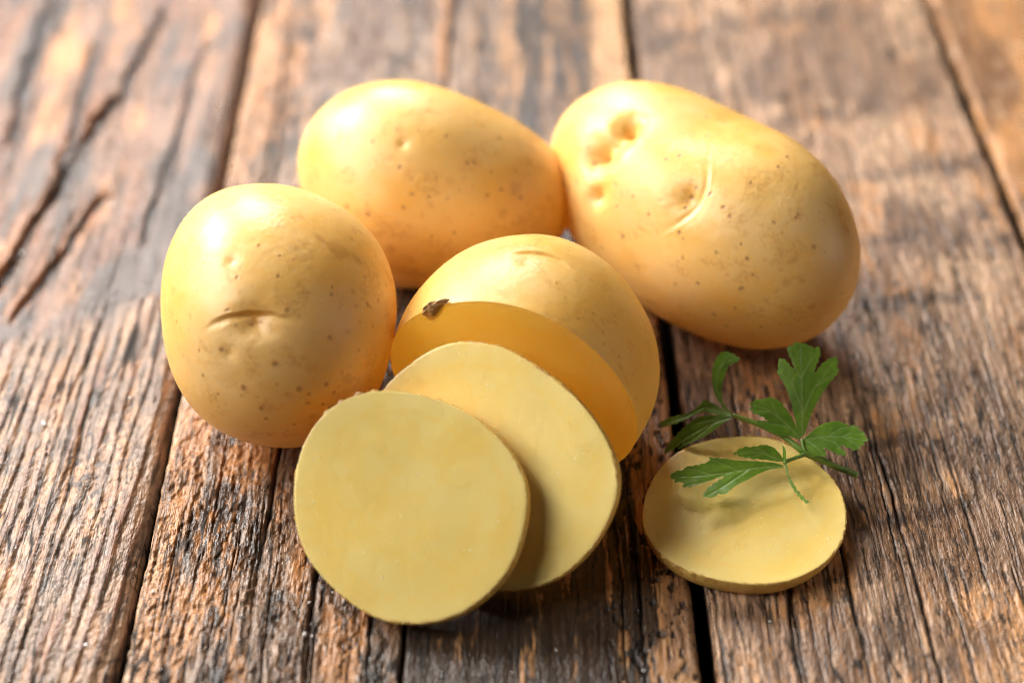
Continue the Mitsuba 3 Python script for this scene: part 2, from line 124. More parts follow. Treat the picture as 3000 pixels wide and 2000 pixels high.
relief = proc(lambda p, n, uv: (noise(p.x * 5200, p.y * 700, 0) - 0.5) * 0.00010 + (noise(p.x * 2600, p.y * 1500, 3) - 0.5) * 0.00012, eps=6e-5)
scene['wood'] = {'type': 'twosided', 'bsdf': {'type': 'blendbsdf', 'weight': proc(grime),
    'first': {'type': 'bumpmap', 'scale': 1.0, 'texture': relief, 'bsdf': {'type': 'principled', 'base_color': VC, 'roughness': 0.44, 'specular': 0.55}},
    'second': {'type': 'principled', 'base_color': {'type': 'rgb', 'value': [0.016, 0.011, 0.008]}, 'roughness': 0.7, 'specular': 0.3}}}
scene['potato_skin'] = {'type': 'twosided', 'bsdf': {'type': 'bumpmap', 'scale': 1.0,
    'texture': proc(lambda p, n, uv: (noise(p.x * 1500, p.y * 1500, p.z * 1500) - 0.5) * 0.000035 + (noise(p.x * 500, p.y * 500, p.z * 500) - 0.5) * 0.00005, eps=1e-4),
    'bsdf': {'type': 'principled', 'base_color': VC, 'roughness': 0.41, 'specular': 0.6}}}
scene['potato_flesh'] = {'type': 'twosided', 'bsdf': {'type': 'bumpmap', 'scale': 1.0,
    'texture': proc(lambda p, n, uv: (noise((p.x * 0.8 + p.z * 0.5 + p.y * 0.3) * 2600, (p.y * 0.8 - p.x * 0.4 + p.z * 0.3) * 2600, (p.z * 0.8 - p.y * 0.5) * 2600) - 0.5) * 0.000028, eps=8e-5),
    'bsdf': {'type': 'principled', 'base_color': VC, 'roughness': 0.33, 'specular': 0.45}}}
def translucent(gloss, thin, weight, colour=VC):
    """Skin or flesh that lets part of the light through, under the same gloss."""
    return {'type': 'blendbsdf', 'weight': weight, 'first': gloss, 'second': {'type': 'principledthin', 'base_color': colour, 'roughness': 0.5, 'eta': 1.4, 'diff_trans': thin}}


YELLOW_FLESH = {'type': 'rgb', 'value': [0.92, 0.70, 0.16]}        # the flesh under the skin
scene['thin_skin'] = translucent(scene['potato_skin'], 1.5, 0.16, YELLOW_FLESH)
scene['thin_flesh'] = translucent(scene['potato_flesh'], 1.9, 0.78)
scene['half_skin'] = translucent(scene['potato_skin'], 1.7, 0.40, YELLOW_FLESH)
scene['leaf_green'] = translucent({'type': 'twosided', 'bsdf': {'type': 'principled', 'base_color': VC, 'roughness': 0.36, 'specular': 0.5}}, 1.35, 0.62)
scene['stem_green'] = {'type': 'twosided', 'bsdf': {'type': 'principled', 'base_color': VC, 'roughness': 0.35, 'specular': 0.5}}
scene['glint_gloss'] = {'type': 'twosided', 'bsdf': {'type': 'principled', 'base_color': {'type': 'rgb', 'value': [0.93, 0.80, 0.42]}, 'roughness': 0.15, 'specular': 0.6}}  # pale gloss of the beads added as glints on the slices
scene['salt'] = {'type': 'twosided', 'bsdf': {'type': 'principled', 'base_color': {'type': 'rgb', 'value': [0.72, 0.70, 0.67]}, 'roughness': 0.3, 'specular': 0.5}}

# ------------------------------------------------------------------ the plank table (lengths in mm here)
Y0, Y1 = -145.0, 250.0
ys = [Y0]
while ys[-1] < Y1:
    ys.append(ys[-1] + 0.42 + 0.62 * max(0.0, (ys[-1] + 110) / 285))
YS = np.array(ys)
LIGHT, GREY, BROWN, ORANGE, RUST, CHAR, PALE = (0.31, 0.225, 0.16), (0.185, 0.145, 0.118), (0.115, 0.070, 0.043), (0.38, 0.205, 0.080), (0.17, 0.085, 0.052), (0.014, 0.010, 0.008), (0.46, 0.37, 0.28)


def edge_line(x_at_m107, x_at_174):
    return lambda y: x_at_m107 + (x_at_174 - x_at_m107) * (y + 107.3) / 281.4


LINE_A, LINE_D, LINE_B, LINE_C = edge_line(-79.2, -81.5), edge_line(-22.6, -19.5), edge_line(40.1, 37.7), edge_line(140.6, 136.2)


def cracks(h, dirt, u, rng, count, width, depth, length, near=None):
    """Splits that follow the grain: each lowers the surface in a narrow wandering slit; dirt marks where old grime sits in them."""
    U0, U1 = u[:, 0], u[:, -1]
    du = float((u[0, -1] - u[0, 0]) / (u.shape[1] - 1))
    for k in range(count):
        s = rng.random() if near is None else np.clip(rng.normal(near, 0.12), 0.02, 0.98)
        ln = length * (0.35 + 1.3 * rng.random()); y0 = rng.uniform(Y0 - ln * 0.5, Y1 - ln * 0.5)
        w = width * (0.5 + rng.random()); d = depth * (0.4 + 0.9 * rng.random())
        rows = np.nonzero((YS > y0) & (YS < y0 + ln))[0]
        if len(rows) < 4:
            continue
        y = YS[rows]; t = (y - y0) / ln
        c = U0[rows] + s * (U1 - U0)[rows] + 2.2 * (f2(y / 38, k * 3.7, 11) - 0.5) + 0.5 * (n2(y / 3.5, k * 1.9, 13) - 0.5) + (rng.random() - 0.5) * 3 * (t - 0.5)
        amp = np.sin(np.pi * t) ** 0.5 * (0.55 + 0.6 * n2(y / 6, k * 2.3, 15))
        j0 = ((c - U0[rows]) / du).astype(int)
        for o in range(-5, 6):
            j = j0 + o; ok = (j >= 0) & (j < u.shape[1])
            r, jj = rows[ok], j[ok]
            x = np.abs(u[r, jj] - c[ok]) / (w * (0.5 + 0.5 * amp[ok]))
            g = np.exp(-x ** 2 * 1.4)
            h[r, jj] -= d * amp[ok] * g
            dirt[r, jj] = np.maximum(dirt[r, jj], np.minimum(1, amp[ok] * 1.3) * np.exp(-(x / 1.15) ** 2))


def make_plank(index, left, right, dx, z_top, look, edge_l, edge_r):
    xl, xr = left(YS), right(YS)
    m = int((xr - xl).mean() / dx)
    s = np.linspace(0, 1, m)
    rag = lambda k: 0.7 * (f2(YS / 9, k * 5.1, 20) - 0.5) + 0.3 * (n2(YS / 1.7, k * 3.3, 22) - 0.5)
    xl, xr = xl + rag(index) * edge_l[2], xr + rag(index + 9) * edge_r[2]
    u = xl[:, None] + (xr - xl)[:, None] * s[None]
    v = np.repeat(YS[:, None], m, 1)
    rng = np.random.default_rng(100 + index)
    o = index * 37.0
    wob = 3.0 * (f2(v / 70 + o, u / 60, 1) - 0.5) + 0.7 * (n2(v / 14 + o, u / 12, 3) - 0.5)
    g = u + wob
    h = 0.20 * (n2(g / 0.50, v / 12 + o, 4) - 0.5) + 0.10 * (n2(u / 0.45, v / 1.3 + o, 34) - 0.5) + 0.16 * (n2(g / 1.3 + o, v / 34, 5) - 0.5) + 0.35 * (f2(u / 16 + o, v / 60, 6) - 0.5)
    dirt = np.zeros_like(h)
    fib = n2(g / 0.5 + o, v / 9, 24) * 0.5 + n2(g / 0.9 + o, v / 22, 25) * 0.5
    mot = f2(u / 2.2 + o, v / 5.0, 26, 4)
    big = f2(g / 7 + o, v / 42, 28, 3)
    c = np.empty(u.shape + (3,)); c[:] = BROWN
    h, c, dirt = look(u, v, g, h, c, dirt, fib, mot, big, rng, xl, xr, o)
    c = c * (0.62 + 0.42 * n2(u / 0.38 + o, v / 1.0, 30) + 0.42 * n2(g / 0.42 + o, v / 7.0, 31))[..., None]
    c = c * np.array([1.02, 0.81, 0.65])
    c = blend(c, CHAR, np.clip(dirt, 0, 1) * 0.93)
    # worn edges
    for side, (rad, drop, _) in ((u - xl[:, None], edge_l), (xr[:, None] - u, edge_r)):
        x = np.clip(side / (rad * (0.7 + 0.6 * n2(v / 12 + o, 0.5, 32))), 0, 1)
        h -= drop * (1 - np.sqrt(np.maximum(0, 1 - (1 - x) ** 2)))
    h = h - np.percentile(h, 97) + z_top
    top = np.stack([u, v, h], -1)
    # skirt down both long sides and both ends, and an underside: the board is a closed 22 mm plank
    n = len(YS)
    ring = np.concatenate([np.arange(m), np.arange(1, n) * m + m - 1, (n - 1) * m + np.arange(m - 2, -1, -1), np.arange(n - 2, 0, -1) * m])
    pts = top.reshape(-1, 3); col = np.clip(c.reshape(-1, 3), 0.004, 0.9)
    down = [pts[ring] * [1, 1, 0] + [0, 0, z] for z in (-4.0, -22.0)]
    down[0][:, 2] = np.minimum(pts[ring][:, 2] - 1.0, -4.0)
    V = np.vstack([pts, *down]); k = len(ring); base = len(pts)
    side_col = 0.55 * np.array(BROWN) * (0.6 + 0.8 * n2(pts[ring][:, 1] / 3, pts[ring][:, 0] / 3, 33))[:, None]
    C = np.vstack([col, side_col, side_col])
    a, b = np.arange(k), (np.arange(k) + 1) % k
    lo1, lo2 = base + a, base + k + a
    F = [grid_faces(n, m)]
    F.append(np.stack([ring[a], lo1[a], lo1[b]], 1)); F.append(np.stack([ring[a], lo1[b], ring[b]], 1))
    F.append(np.stack([lo1[a], lo2[a], lo2[b]], 1)); F.append(np.stack([lo1[a], lo2[b], lo1[b]], 1))
    F.append(np.array([[lo2[0], lo2[m - 1 + n - 1], lo2[m - 1]], [lo2[0], lo2[2 * m + n - 3], lo2[m - 1 + n - 1]]]))
    key = 'wooden_table__plank' + ('' if index == 0 else f'_{index:03d}')
    scene[key] = mikit.ply((V * 1e-3, np.vstack(F)), 'wood', smooth=True, color=C)
    return key


def look_ridged(u, v, g, h, c, dirt, fib, mot, big, rng, xl, xr, o):
    """The leftmost plank: combed grain ridges in front, a worn stained split surface behind."""
    line = -9 + (u + 140) * 0.55 + 14 * (f2(u / 9, v / 30, 40) - 0.5) + 5 * (n2(u / 1.6, v / 9, 41) - 0.5)
    front = ss(3, -3, v - line)
    ph = (g * 1.0 + 2.0 * (f2(v / 55, u / 30, 42) - 0.5) + 7.0 * (f2(u / 8, v / 200, 61) - 0.5) - v * 0.03) / 4.0 + 0.35 * (n2(v / 20, np.floor(u / 4.0), 43) - 0.5)
    q = ph - np.floor(ph)
    ridge = np.where(q < 0.78, q / 0.78, (1 - q) / 0.22) ** 1.5
    amp = 0.55 + 0.75 * n2(np.floor(ph) * 1.7, v / 50, 44)
    rough = f2(u / 0.9, v / 2.0, 45, 3) - 0.5
    hf = 0.55 * amp * (ridge - 0.5) + 0.55 * rough * (1 - ridge) + 0.15 * rough
    cf = np.empty_like(c); cf[:] = GREY
    cf = blend(cf, LIGHT, ss(0.42, 0.68, mot))
    cf = blend(cf, ORANGE, 0.55 * ss(0.56, 0.75, f2(u / 3 + 9, v / 16, 46)))
    cf = blend(cf, RUST, 0.85 * ss(0.55, 0.9, ridge) * ss(0.25, 0.5, n2(ph * 0.6, v / 25, 47)))
    cf = blend(cf, CHAR, 0.75 * ss(0.60, 0.72, f2(u / 1.0 + 5, v / 2.4, 48, 3)) * ss(0.35, 0.6, big))
    cf = blend(cf, CHAR, 0.8 * ss(0.80, 0.86, q) * ss(1.0, 0.93, q) * ss(0.3, 0.5, n2(ph, v / 9, 49)))  # groove shadow along each ridge, put into the colour as a dark line
    hb = 0.25 * (n2(g / 2.0, v / 60, 50) - 0.5) + 0.5 * (n2(g / 6.0, v / 80, 51) - 0.5) + 0.12 * rough
    cb = np.empty_like(c); cb[:] = (0.20, 0.125, 0.086)
    cb = blend(cb, RUST, 0.6 * ss(0.5, 0.72, n2(g / 3.1, v / 45, 52)))
    cb = blend(cb, (0.42, 0.225, 0.09), 0.9 * ss(0.52, 0.70, f2(g / 8, v / 34, 53)))
    cb = blend(cb, (0.075, 0.066, 0.068), 0.9 * ss(0.42, 0.62, f2(g / 9, v / 26, 55) + 0.28 * ss(40, 0, v - line) - 0.12))
    cb = blend(cb, CHAR, 0.5 * ss(0.62, 0.75, n2(g / 1.7, v / 30, 56)))
    # the long split with torn orange wood beside it
    for (xa, ya, xb, yb, w, d, torn) in ((-119, 118, -135, 20, 1.6, 3.0, 3.0), (-131, 150, -127, 60, 1.4, 1.4, 0.0), (-147, 70, -160, 5, 1.4, 2.4, 0.0), (-113, 66, -127, 8, 1.1, 1.8, 1.5), (-150, 190, -146, 90, 1.8, 1.8, 0.0), (-112, 170, -118, 110, 1.4, 2.0, 0.0), (-138, 40, -150, -30, 1.3, 1.3, 0.0), (-97, 150, -99, 40, 1.0, 1.0, 0.0)):
        t = np.clip((ya - v) / (ya - yb), 0, 1)
        cx = xa + (xb - xa) * t + 2.5 * (f2(v / 16, xa, 57) - 0.5) + 0.8 * (n2(v / 3, xa, 58) - 0.5)
        on = ss(ya + 4, ya - 6, v) * ss(yb - 4, yb + 6, v)
        k = on * np.exp(-((u - cx) / (w * (0.6 + n2(v / 9, xa, 59)))) ** 4)
        hb -= d * k; h_t = on * ss(torn + 0.6, torn - 0.6, np.abs(u - cx + torn * 0.8) + 7 * (n2(g / 0.8, v / 22, 60) - 0.5)) if torn else 0 * k
        hb -= 0.35 * h_t
        cb = blend(cb, (0.27, 0.13, 0.05), 0.75 * h_t)
        cb = blend(cb, CHAR, 0.85 * ss(0.45, 0.8, k))
    c = cb * (1 - front[..., None]) + cf * front[..., None]
    h = h + hf * front + hb * (1 - front)
    cracks(h, dirt, u, rng, 26, 0.28, 0.7, 90)
    return h, c, dirt


def look_rough(u, v, g, h, c, dirt, fib, mot, big, rng, xl, xr, o):
    """Second plank: orange worn edge, chipped brown-grey middle with deep splits."""
    s = u - xl[:, None]
    chip = 0.5 * f2(g / 1.0, v / 4.5, 40, 4) + 0.5 * f2(u / 1.3, v / 2.2, 62, 4)
    zone = ss(0.30, 0.60, f2(u / 14 + 3, v / 30, 43) + 0.15 * ss(20, -40, v))
    h += zone * (0.8 * (chip - 0.5) - 0.45 * ss(0.50, 0.62, f2(u / 2.6, v / 3.0, 44, 3))) + 0.25 * (chip - 0.5)
    c[:] = GREY
    c = blend(c, LIGHT, 0.9 * ss(0.40, 0.66, mot * 0.6 + fib * 0.4))
    c = blend(c, BROWN, 0.75 * ss(0.46, 0.66, big))
    org = ss(0.45, 0.62, f2(u / 7 + 11, v / 38, 46) + 0.42 * ss(18, 2, s + 8 * (n2(v / 20, 0.3, 47) - 0.5)) - 0.06)
    c = blend(c, ORANGE, 0.85 * org)
    c = blend(c, PALE, 0.7 * ss(2.2, 0.6, s + 1.6 * (n2(v / 8, 0.7, 48) - 0.3)))  # pale strip: light on the left edge, put into the colour
    stain = ss(0.50, 0.66, f2(u / 5 + 4, v / 22, 50, 4) + 0.20 * ss(12, 40, s) * ss(-110, -50, v) * ss(60, 0, v) - 0.02)
    c = blend(c, CHAR, 0.88 * stain * ss(0.30, 0.55, f2(u / 0.9, v / 3.5, 53, 3)))
    c = blend(c, CHAR, 0.6 * ss(0.60, 0.72, f2(g / 0.9 + 2, v / 6, 54, 3)))
    cracks(h, dirt, u, rng, 16, 0.42, 1.6, 150)
    cracks(h, dirt, u, rng, 190, 0.18, 0.6, 24)
    return h, c, dirt


def look_black(u, v, g, h, c, dirt, fib, mot, big, rng, xl, xr, o):
    """Third plank: black-stained centre with brown streaks and a bare orange right edge full of pits; grey and mottled behind."""
    s = xr[:, None] - u
    back = ss(20, 70, v)
    pits = f2(u / 1.2, v / 2.2, 40, 3)
    h += 0.3 * (f2(u / 1.1, v / 4, 42) - 0.5) - 0.55 * ss(0.62, 0.74, pits) * ss(26, 12, s)
    c[:] = (0.36, 0.22, 0.11)
    c = blend(c, (0.48, 0.30, 0.14), ss(0.4, 0.65, mot * 0.5 + fib * 0.5))
    c = blend(c, GREY, 0.8 * back * ss(0.35, 0.6, big))
    c = blend(c, BROWN, 0.6 * ss(0.45, 0.65, f2(g / 2.5, v / 30, 44)))
    bare = ss(14, 5, s + 9 * (f2(v / 26, u / 8, 45) - 0.5))
    st = f2(g / 3.0, v / 26, 46, 4) * 0.55 + f2(g / 0.75, v / 6, 50, 3) * 0.45
    stain = ss(0.43, 0.53, st + 0.13 - 0.50 * bare * (1 - back) - 0.12 * back)
    c = blend(c, CHAR, 0.93 * stain)
    c = blend(c, CHAR, 0.9 * ss(0.60, 0.68, pits) * (0.3 + 0.7 * ss(30, 14, s)))
    tan = back * ss(13, 8, s + 5 * (f2(v / 20, u / 6, 53) - 0.5))
    c = blend(c, (0.55, 0.38, 0.22), 0.85 * tan)
    cracks(h, dirt, u, rng, 10, 0.40, 1.3, 160)
    cracks(h, dirt, u, rng, 70, 0.20, 0.55, 36)
    return h, c, dirt


BANDS = [([[38, 144], [62, 154], [84, 163], [106, 168]], 5.5), ([[74, 98], [90, 104], [104, 108], [120, 110]], 4.5), ([[98, 72], [114, 76], [135, 81]], 3.5), ([[93, 41], [103, 43], [115, 47]], 2.5), ([[87, 15], [101, 15], [119, 21]], 3.0), ([[73, -65], [82, -63], [88, -62], [96, -59], [106, -53]], 2.2), ([[80, -40], [89, -37], [101, -36]], 2.0)]


def look_sawn(u, v, g, h, c, dirt, fib, mot, big, rng, xl, xr, o):
    """Fourth, widest plank: silvery grain with fine checks, orange in front, and dark irregular saw marks across it."""
    h += 0.22 * (n2(g / 0.8, v / 7, 40) - 0.5) + 0.22 * (f2(u / 1.0, v / 2.4, 41) - 0.5)
    c[:] = (0.30, 0.22, 0.165)
    c = blend(c, LIGHT, 0.9 * ss(0.36, 0.58, fib * 0.6 + mot * 0.4))
    c = blend(c, PALE, 0.8 * ss(0.50, 0.66, f2(g / 1.0 + 4, v / 10, 43) * 0.7 + 0.3 * big + 0.04 * ss(80, 130, u)))
    org = ss(0.46, 0.60, f2(u / 11, v / 30, 46) + 0.20 * ss(-35, -95, v) * ss(150, 90, u) - 0.09)
    c = blend(c, (0.47, 0.26, 0.10), 0.6 * org * ss(0.34, 0.6, f2(u / 1.3, v / 3.4, 49, 3)))
    c = blend(c, (0.12, 0.085, 0.065), 0.75 * ss(0.46, 0.60, f2(u / 22 + 7, v / 24, 52) * 0.7 + 0.3 * f2(g / 1.2, v / 8, 53, 2)))
    for pts, w in BANDS:
        p = np.array(pts, float)
        yc = np.interp(u, p[:, 0], p[:, 1]) + 5 * (f2(u / 9, p[0, 1], 55) - 0.5) + 2.5 * (n2(u / 1.2, v / 8, 57) - 0.5)
        on = ss(p[0, 0] - 5, p[0, 0] + 5, u) * ss(p[-1, 0] + 5, p[-1, 0] - 5, u)
        k = on * ss(w * 1.7, w * 0.3, np.abs(v - yc)) * ss(0.30, 0.60, f2(g / 1.1, v / 4, 58, 3) + 0.12)
        h -= 0.22 * k
        c = blend(c, (0.045, 0.032, 0.026), 0.68 * k)
    c = blend(c, CHAR, 0.7 * ss(0.60, 0.70, f2(g / 0.8 + 3, v / 6, 60, 3)))
    c = c * 1.22
    cracks(h, dirt, u, rng, 18, 0.32, 1.3, 110)
    cracks(h, dirt, u, rng, 330, 0.17, 0.55, 22)
    return h, c, dirt


def look_orange(u, v, g, h, c, dirt, fib, mot, big, rng, xl, xr, o):
    c[:] = (0.42, 0.235, 0.10)
    c = blend(c, (0.52, 0.33, 0.17), ss(0.42, 0.62, fib))
    c = blend(c, BROWN, 0.7 * ss(0.48, 0.65, big))
    c = blend(c, PALE, 0.5 * ss(0.55, 0.7, mot))
    cracks(h, dirt, u, rng, 12, 0.4, 1.0, 90)
    return h, c, dirt


shift = lambda f, d: (lambda y: f(y) + d)
k0 = make_plank(0, lambda y: -245.0 + 0 * y, shift(LINE_A, -1.6), 0.36, 0.2, look_ridged, (2, 1.5, 1), (7.0, 4.8, 0.6))
k1 = make_plank(1, shift(LINE_A, 0.0), shift(LINE_D, -0.35), 0.27, -0.1, look_rough, (1.3, 1.2, 0.8), (1.0, 1.2, 0.5))
k2 = make_plank(2, shift(LINE_D, 0.35), shift(LINE_B, -1.7), 0.27, -0.1, look_black, (1.0, 1.2, 0.5), (1.6, 1.6, 0.9))
k3 = make_plank(3, shift(LINE_B, 1.7), shift(LINE_C, -1.5), 0.27, -0.1, look_sawn, (1.4, 1.3, 0.7), (2.0, 2.0, 1.4))
k4 = make_plank(4, shift(LINE_C, 1.5), lambda y: 235.0 + 0 * y, 0.6, -0.1, look_orange, (2.0, 1.8, 1.2), (2, 2, 1))
labels['wooden_table'] = {'label': 'weathered table top of five rough old planks under everything', 'category': 'table'}
for k, t in ((k0, 'leftmost plank with combed grain ridges in front and a long split behind'), (k1, 'chipped plank with an orange left edge under the left potato'), (k2, 'black-stained plank under the halved potato and standing slices'), (k3, 'wide greyish plank with dark saw marks under the parsley'), (k4, 'orange plank in the top right corner')):
    labels[k] = {'label': t}

# ------------------------------------------------------------------ potatoes
SKIN, GOLD, PALE_SKIN = np.array([0.82, 0.505, 0.165]), np.array([0.79, 0.42, 0.08]), np.array([0.86, 0.565, 0.235])
DARK_SPOT, BROWN_SPOT, RUSSET = (0.24, 0.115, 0.06), (0.54, 0.27, 0.09), (0.58, 0.28, 0.065)


def harmonics(d):
    x, y, z = d.T
    return np.stack([x * (x * x - .6), y * (y * y - .6), z * (z * z - .6), x * y * z, x * (y * y - z * z), y * (z * z - x * x), z * (x * x - y * y),
                     x ** 4 - .2, y ** 4 - .2, z ** 4 - .2, x * x * y * z, y * y * z * x, z * z * x * y, x ** 3 * y - x * y ** 3, y ** 3 * z - y * z ** 3, z ** 3 * x - z * x ** 3], 1)


def fibonacci(n):
    i = np.arange(n) + .5; ph = np.pi * (1 + 5 ** .5) * i; z = 1 - 2 * i / n
    return np.stack([np.cos(ph) * np.sqrt(1 - z * z), np.sin(ph) * np.sqrt(1 - z * z), z], 1)


def body(q, d):
    """A smooth lumpy ellipsoid lying on the table."""
    q = np.array(q); cx, cy, a, b, c, yaw, tilt = q[:7]
    r = 1 / np.sqrt((d[:, 0] / a) ** 2 + (d[:, 1] / b) ** 2 + (d[:, 2] / c) ** 2) * (1 + harmonics(d) @ q[7:])
    p = d * r[:, None] * .01
    ct, st = np.cos(tilt), np.sin(tilt); p = np.stack([ct * p[:, 0] - st * p[:, 2], p[:, 1], st * p[:, 0] + ct * p[:, 2]], 1)
    cw, sw = np.cos(yaw), np.sin(yaw); p = np.stack([cw * p[:, 0] - sw * p[:, 1], sw * p[:, 0] + cw * p[:, 1], p[:, 2]], 1)
    p[:, 2] -= p[:, 2].min(); p[:, :2] += np.array([cx, cy]) * .01
    return p


def polyline_distance(p, line):
    """(distance, fraction along, index of the nearest segment) of points to a 3-D polyline."""
    line = np.asarray(line, float); best = np.full(len(p), 9e9); frac = np.zeros(len(p))
    for i in range(len(line) - 1):
        a, e = line[i], line[i + 1] - line[i]
        t = np.clip(((p - a) @ e) / (e @ e), 0, 1); d = np.linalg.norm(p - a - t[:, None] * e, axis=1)
        m = d < best; best[m] = d[m]; frac[m] = (i + t[m]) / (len(line) - 1)
    return best, frac


def skin(v, f, name, seed):
    """Eyes, creases, lenticels and russet patches: lowers the surface and colours the skin. v in metres."""
    n = vertex_normals(v, f); mm = v * 1000
    h = 0.9 * (meshkit.fbm(mm / 17, 2, seed) - 0.5) + 0.05 * (meshkit.fbm(mm / 3.2, 2, seed + 5) - 0.5)
    tone = meshkit.fbm(mm / np.array([13, 13, 13]), 3, seed + 9)
    fine = meshkit.fbm(mm / 1.6, 3, seed + 14)
    c = np.tile(SKIN, (len(v), 1))
    c = blend(c, GOLD, 0.75 * ss(0.48, 0.72, tone)); c = blend(c, PALE_SKIN, 0.8 * ss(0.50, 0.28, tone))
    c = blend(c, GOLD, 0.35 * ss(0.5, 0.75, fine))
    scuff = meshkit.fbm(mm / 5.0, 4, seed + 60); flake = meshkit.fbm(mm / 0.9, 3, seed + 70)
    c = blend(c, RUSSET, 0.6 * ss(0.53, 0.68, scuff) * ss(0.40, 0.62, flake)); c = blend(c, PALE_SKIN, 0.5 * ss(0.60, 0.72, flake))
    h = h + 0.02 * (flake - 0.5)
    tree = cKDTree(mm)
    for x, y, z, r, dep in DENTS.get(name, []):
        P = np.array([x, y, z]) / 10; R = 1.35 * r / 100; dep = dep * (1.25 if name == 'right' else 0.9)
        idx = np.array(tree.query_ball_point(P, R * 2.6)); d = np.linalg.norm(mm[idx] - P, axis=1) / R * (1 + 0.3 * (meshkit.fbm(mm[idx] / 3.5, 2, seed + 90) - 0.5))
        h[idx] -= dep * (np.exp(-d ** 2 * 1.3) + 0.35 * np.exp(-(d * 2.8) ** 2))
        c[idx] = blend(c[idx], BROWN_SPOT, 0.3 * ss(0.42, 0.15, d + 0.7 * (fine[idx] - 0.5)))
    if name in CREASES:
        from scipy.interpolate import CubicSpline
        line, eye = np.array(CREASES[name][0]) / 10, np.array(CREASES[name][1]) / 10
        line = CubicSpline(np.arange(len(line)), line)(np.linspace(0, len(line) - 1, 90)); tan = np.gradient(line, axis=0); tan /= np.linalg.norm(tan, axis=1, keepdims=True)
        pick = np.nonzero(np.linalg.norm(mm - line[45], axis=1) < 25)[0]
        d, j = cKDTree(line).query(mm); t = j / 89.0
        q, e = line[j], eye - line[j]; e = e - (e * tan[j]).sum(1, keepdims=True) * tan[j]
        w = mm - q; across = w - (w * tan[j]).sum(1, keepdims=True) * tan[j]
        sd = np.linalg.norm(across, axis=1) * np.sign((across * e).sum(1) + 1e-9)
        sd = sd + (0.25 if name == 'right' else 0.5) * (meshkit.fbm(mm / 1.8, 2, seed + 80) - 0.5)
        k = np.sin(np.pi * t) ** 1.6 * (np.linalg.norm(mm - line[45], axis=1) < 25) * np.exp(-(np.maximum(0, np.sqrt(np.maximum(0, d ** 2 - sd ** 2)) - 0.3) / 0.8) ** 2)
        lift, dip = {'left': (0.30, 0.95), 'right': (0.16, 0.45), 'half': (0.25, 0.45)}[name]
        h += k * (lift * np.exp(-((sd + 0.25) / 0.35) ** 2) + 0.5 * lift * np.exp(-((sd + 1.4) / 2.0) ** 2) - dip * np.exp(-((sd - 0.7) / 0.75) ** 2) - 0.35 * dip * np.exp(-((sd - 3.0) / 2.6) ** 2))
        if name == 'right':
            c = blend(c, (0.78, 0.66, 0.42), 0.75 * np.sqrt(k) * np.exp(-((sd + 0.1) / 0.20) ** 2))
        else:
            c = blend(c, RUSSET, 0.6 * k * np.exp(-((sd - 0.25) / 0.28) ** 2) * ss(0.3, 0.5, fine))
    rng = np.random.default_rng(seed)
    extra = []
    for i in rng.choice(len(v), 46 if name != 'half' else 90, replace=False):
        extra.append([*(mm[i] * 10), (25 + 45 * rng.random()) * (0.8 if name != 'half' else 0.55), 0 if rng.random() < 0.45 else 1, 1 + rng.random() * 0.8, *(rng.normal(size=3) * 100)])
    for i in rng.choice(len(v), 9, replace=False):
        extra.append([*(mm[i] * 10), 60 + 130 * rng.random(), 3, 1.5 + rng.random(), *(rng.normal(size=3) * 100)])
    for x, y, z, r, kind, el, tx, ty, tz in SPOTS[name] + extra:
        P = np.array([x, y, z]) / 10; R = max(r / 100, 0.16)
        idx = np.array(tree.query_ball_point(P, R * el * 2.0 + 0.3))
        if not len(idx):
            continue
        t = np.array([tx, ty, tz], float); t /= np.linalg.norm(t) + 1e-9
        w = mm[idx] - P; al = w @ t; ac = np.sqrt(np.maximum(0, (w ** 2).sum(1) - al ** 2))
        d = np.sqrt((al / (el ** 0.5)) ** 2 + (ac * el ** 0.5) ** 2) / R
        if kind == 0:
            j = 0.5 * (fine[idx] - 0.5)
            c[idx] = blend(c[idx], BROWN_SPOT, 0.6 * ss(1.6, 0.7, d + j)); c[idx] = blend(c[idx], DARK_SPOT, (0.45 + 0.3 * (R > 0.3)) * ss(1.0, 0.4, d + j))
            h[idx] += -0.16 * np.exp(-(d * 1.3) ** 2) + 0.07 * np.exp(-((d - 1.2) * 3) ** 2)
        elif kind == 1:
            c[idx] = blend(c[idx], BROWN_SPOT, 0.62 * ss(1.25, 0.4, d + 0.9 * (fine[idx] - 0.5))); h[idx] -= 0.05 * np.exp(-d ** 2)
        else:
            e = meshkit.fbm(mm[idx] / 1.1, 3, seed + 40)
            c[idx] = blend(c[idx], RUSSET if kind == 2 else BROWN_SPOT, (0.82 if kind == 2 else 0.42) * ss(1.35, 0.4, d + 1.3 * (e - 0.5)) * (0.55 + 0.45 * ss(0.35, 0.65, fine[idx])))
    c *= (0.96 + 0.08 * fine)[:, None]
    return v + n * h[:, None] * 1e-3, np.clip(c, 0.01, 0.9)


def whole(key, name, count, seed, label):
    d = fibonacci(count); f = ConvexHull(d).simplices
    p = d[f]; flip = (np.cross(p[:, 1] - p[:, 0], p[:, 2] - p[:, 0]) * p[:, 0]).sum(1) < 0
    f[flip] = f[flip][:, ::-1]
    v, c = skin(body(POTATO[name], d), f, name, seed)
    v[:, 2] -= v[:, 2].min() + 1e-4
    scene[key] = mikit.ply((v, f), 'thin_skin', smooth=True, color=c)
    labels[key] = {'label': label, 'category': 'potato', 'group': 'whole potatoes'}


whole('whole_potato', 'left', 90000, 3, 'roundish whole potato on the left with a curved crease across its front')
whole('whole_potato_001', 'back', 45000, 21, 'whole potato lying at the back between the two others, without an eye crease')
whole('whole_potato_002', 'right', 90000, 33, 'large long whole potato on the right with deep dimples and a pale curved scar')

FLESH, FLESH_PALE, FLESH_DEEP = np.array([0.94, 0.650, 0.185]), np.array([0.945, 0.69, 0.25]), np.array([0.93, 0.60, 0.125])


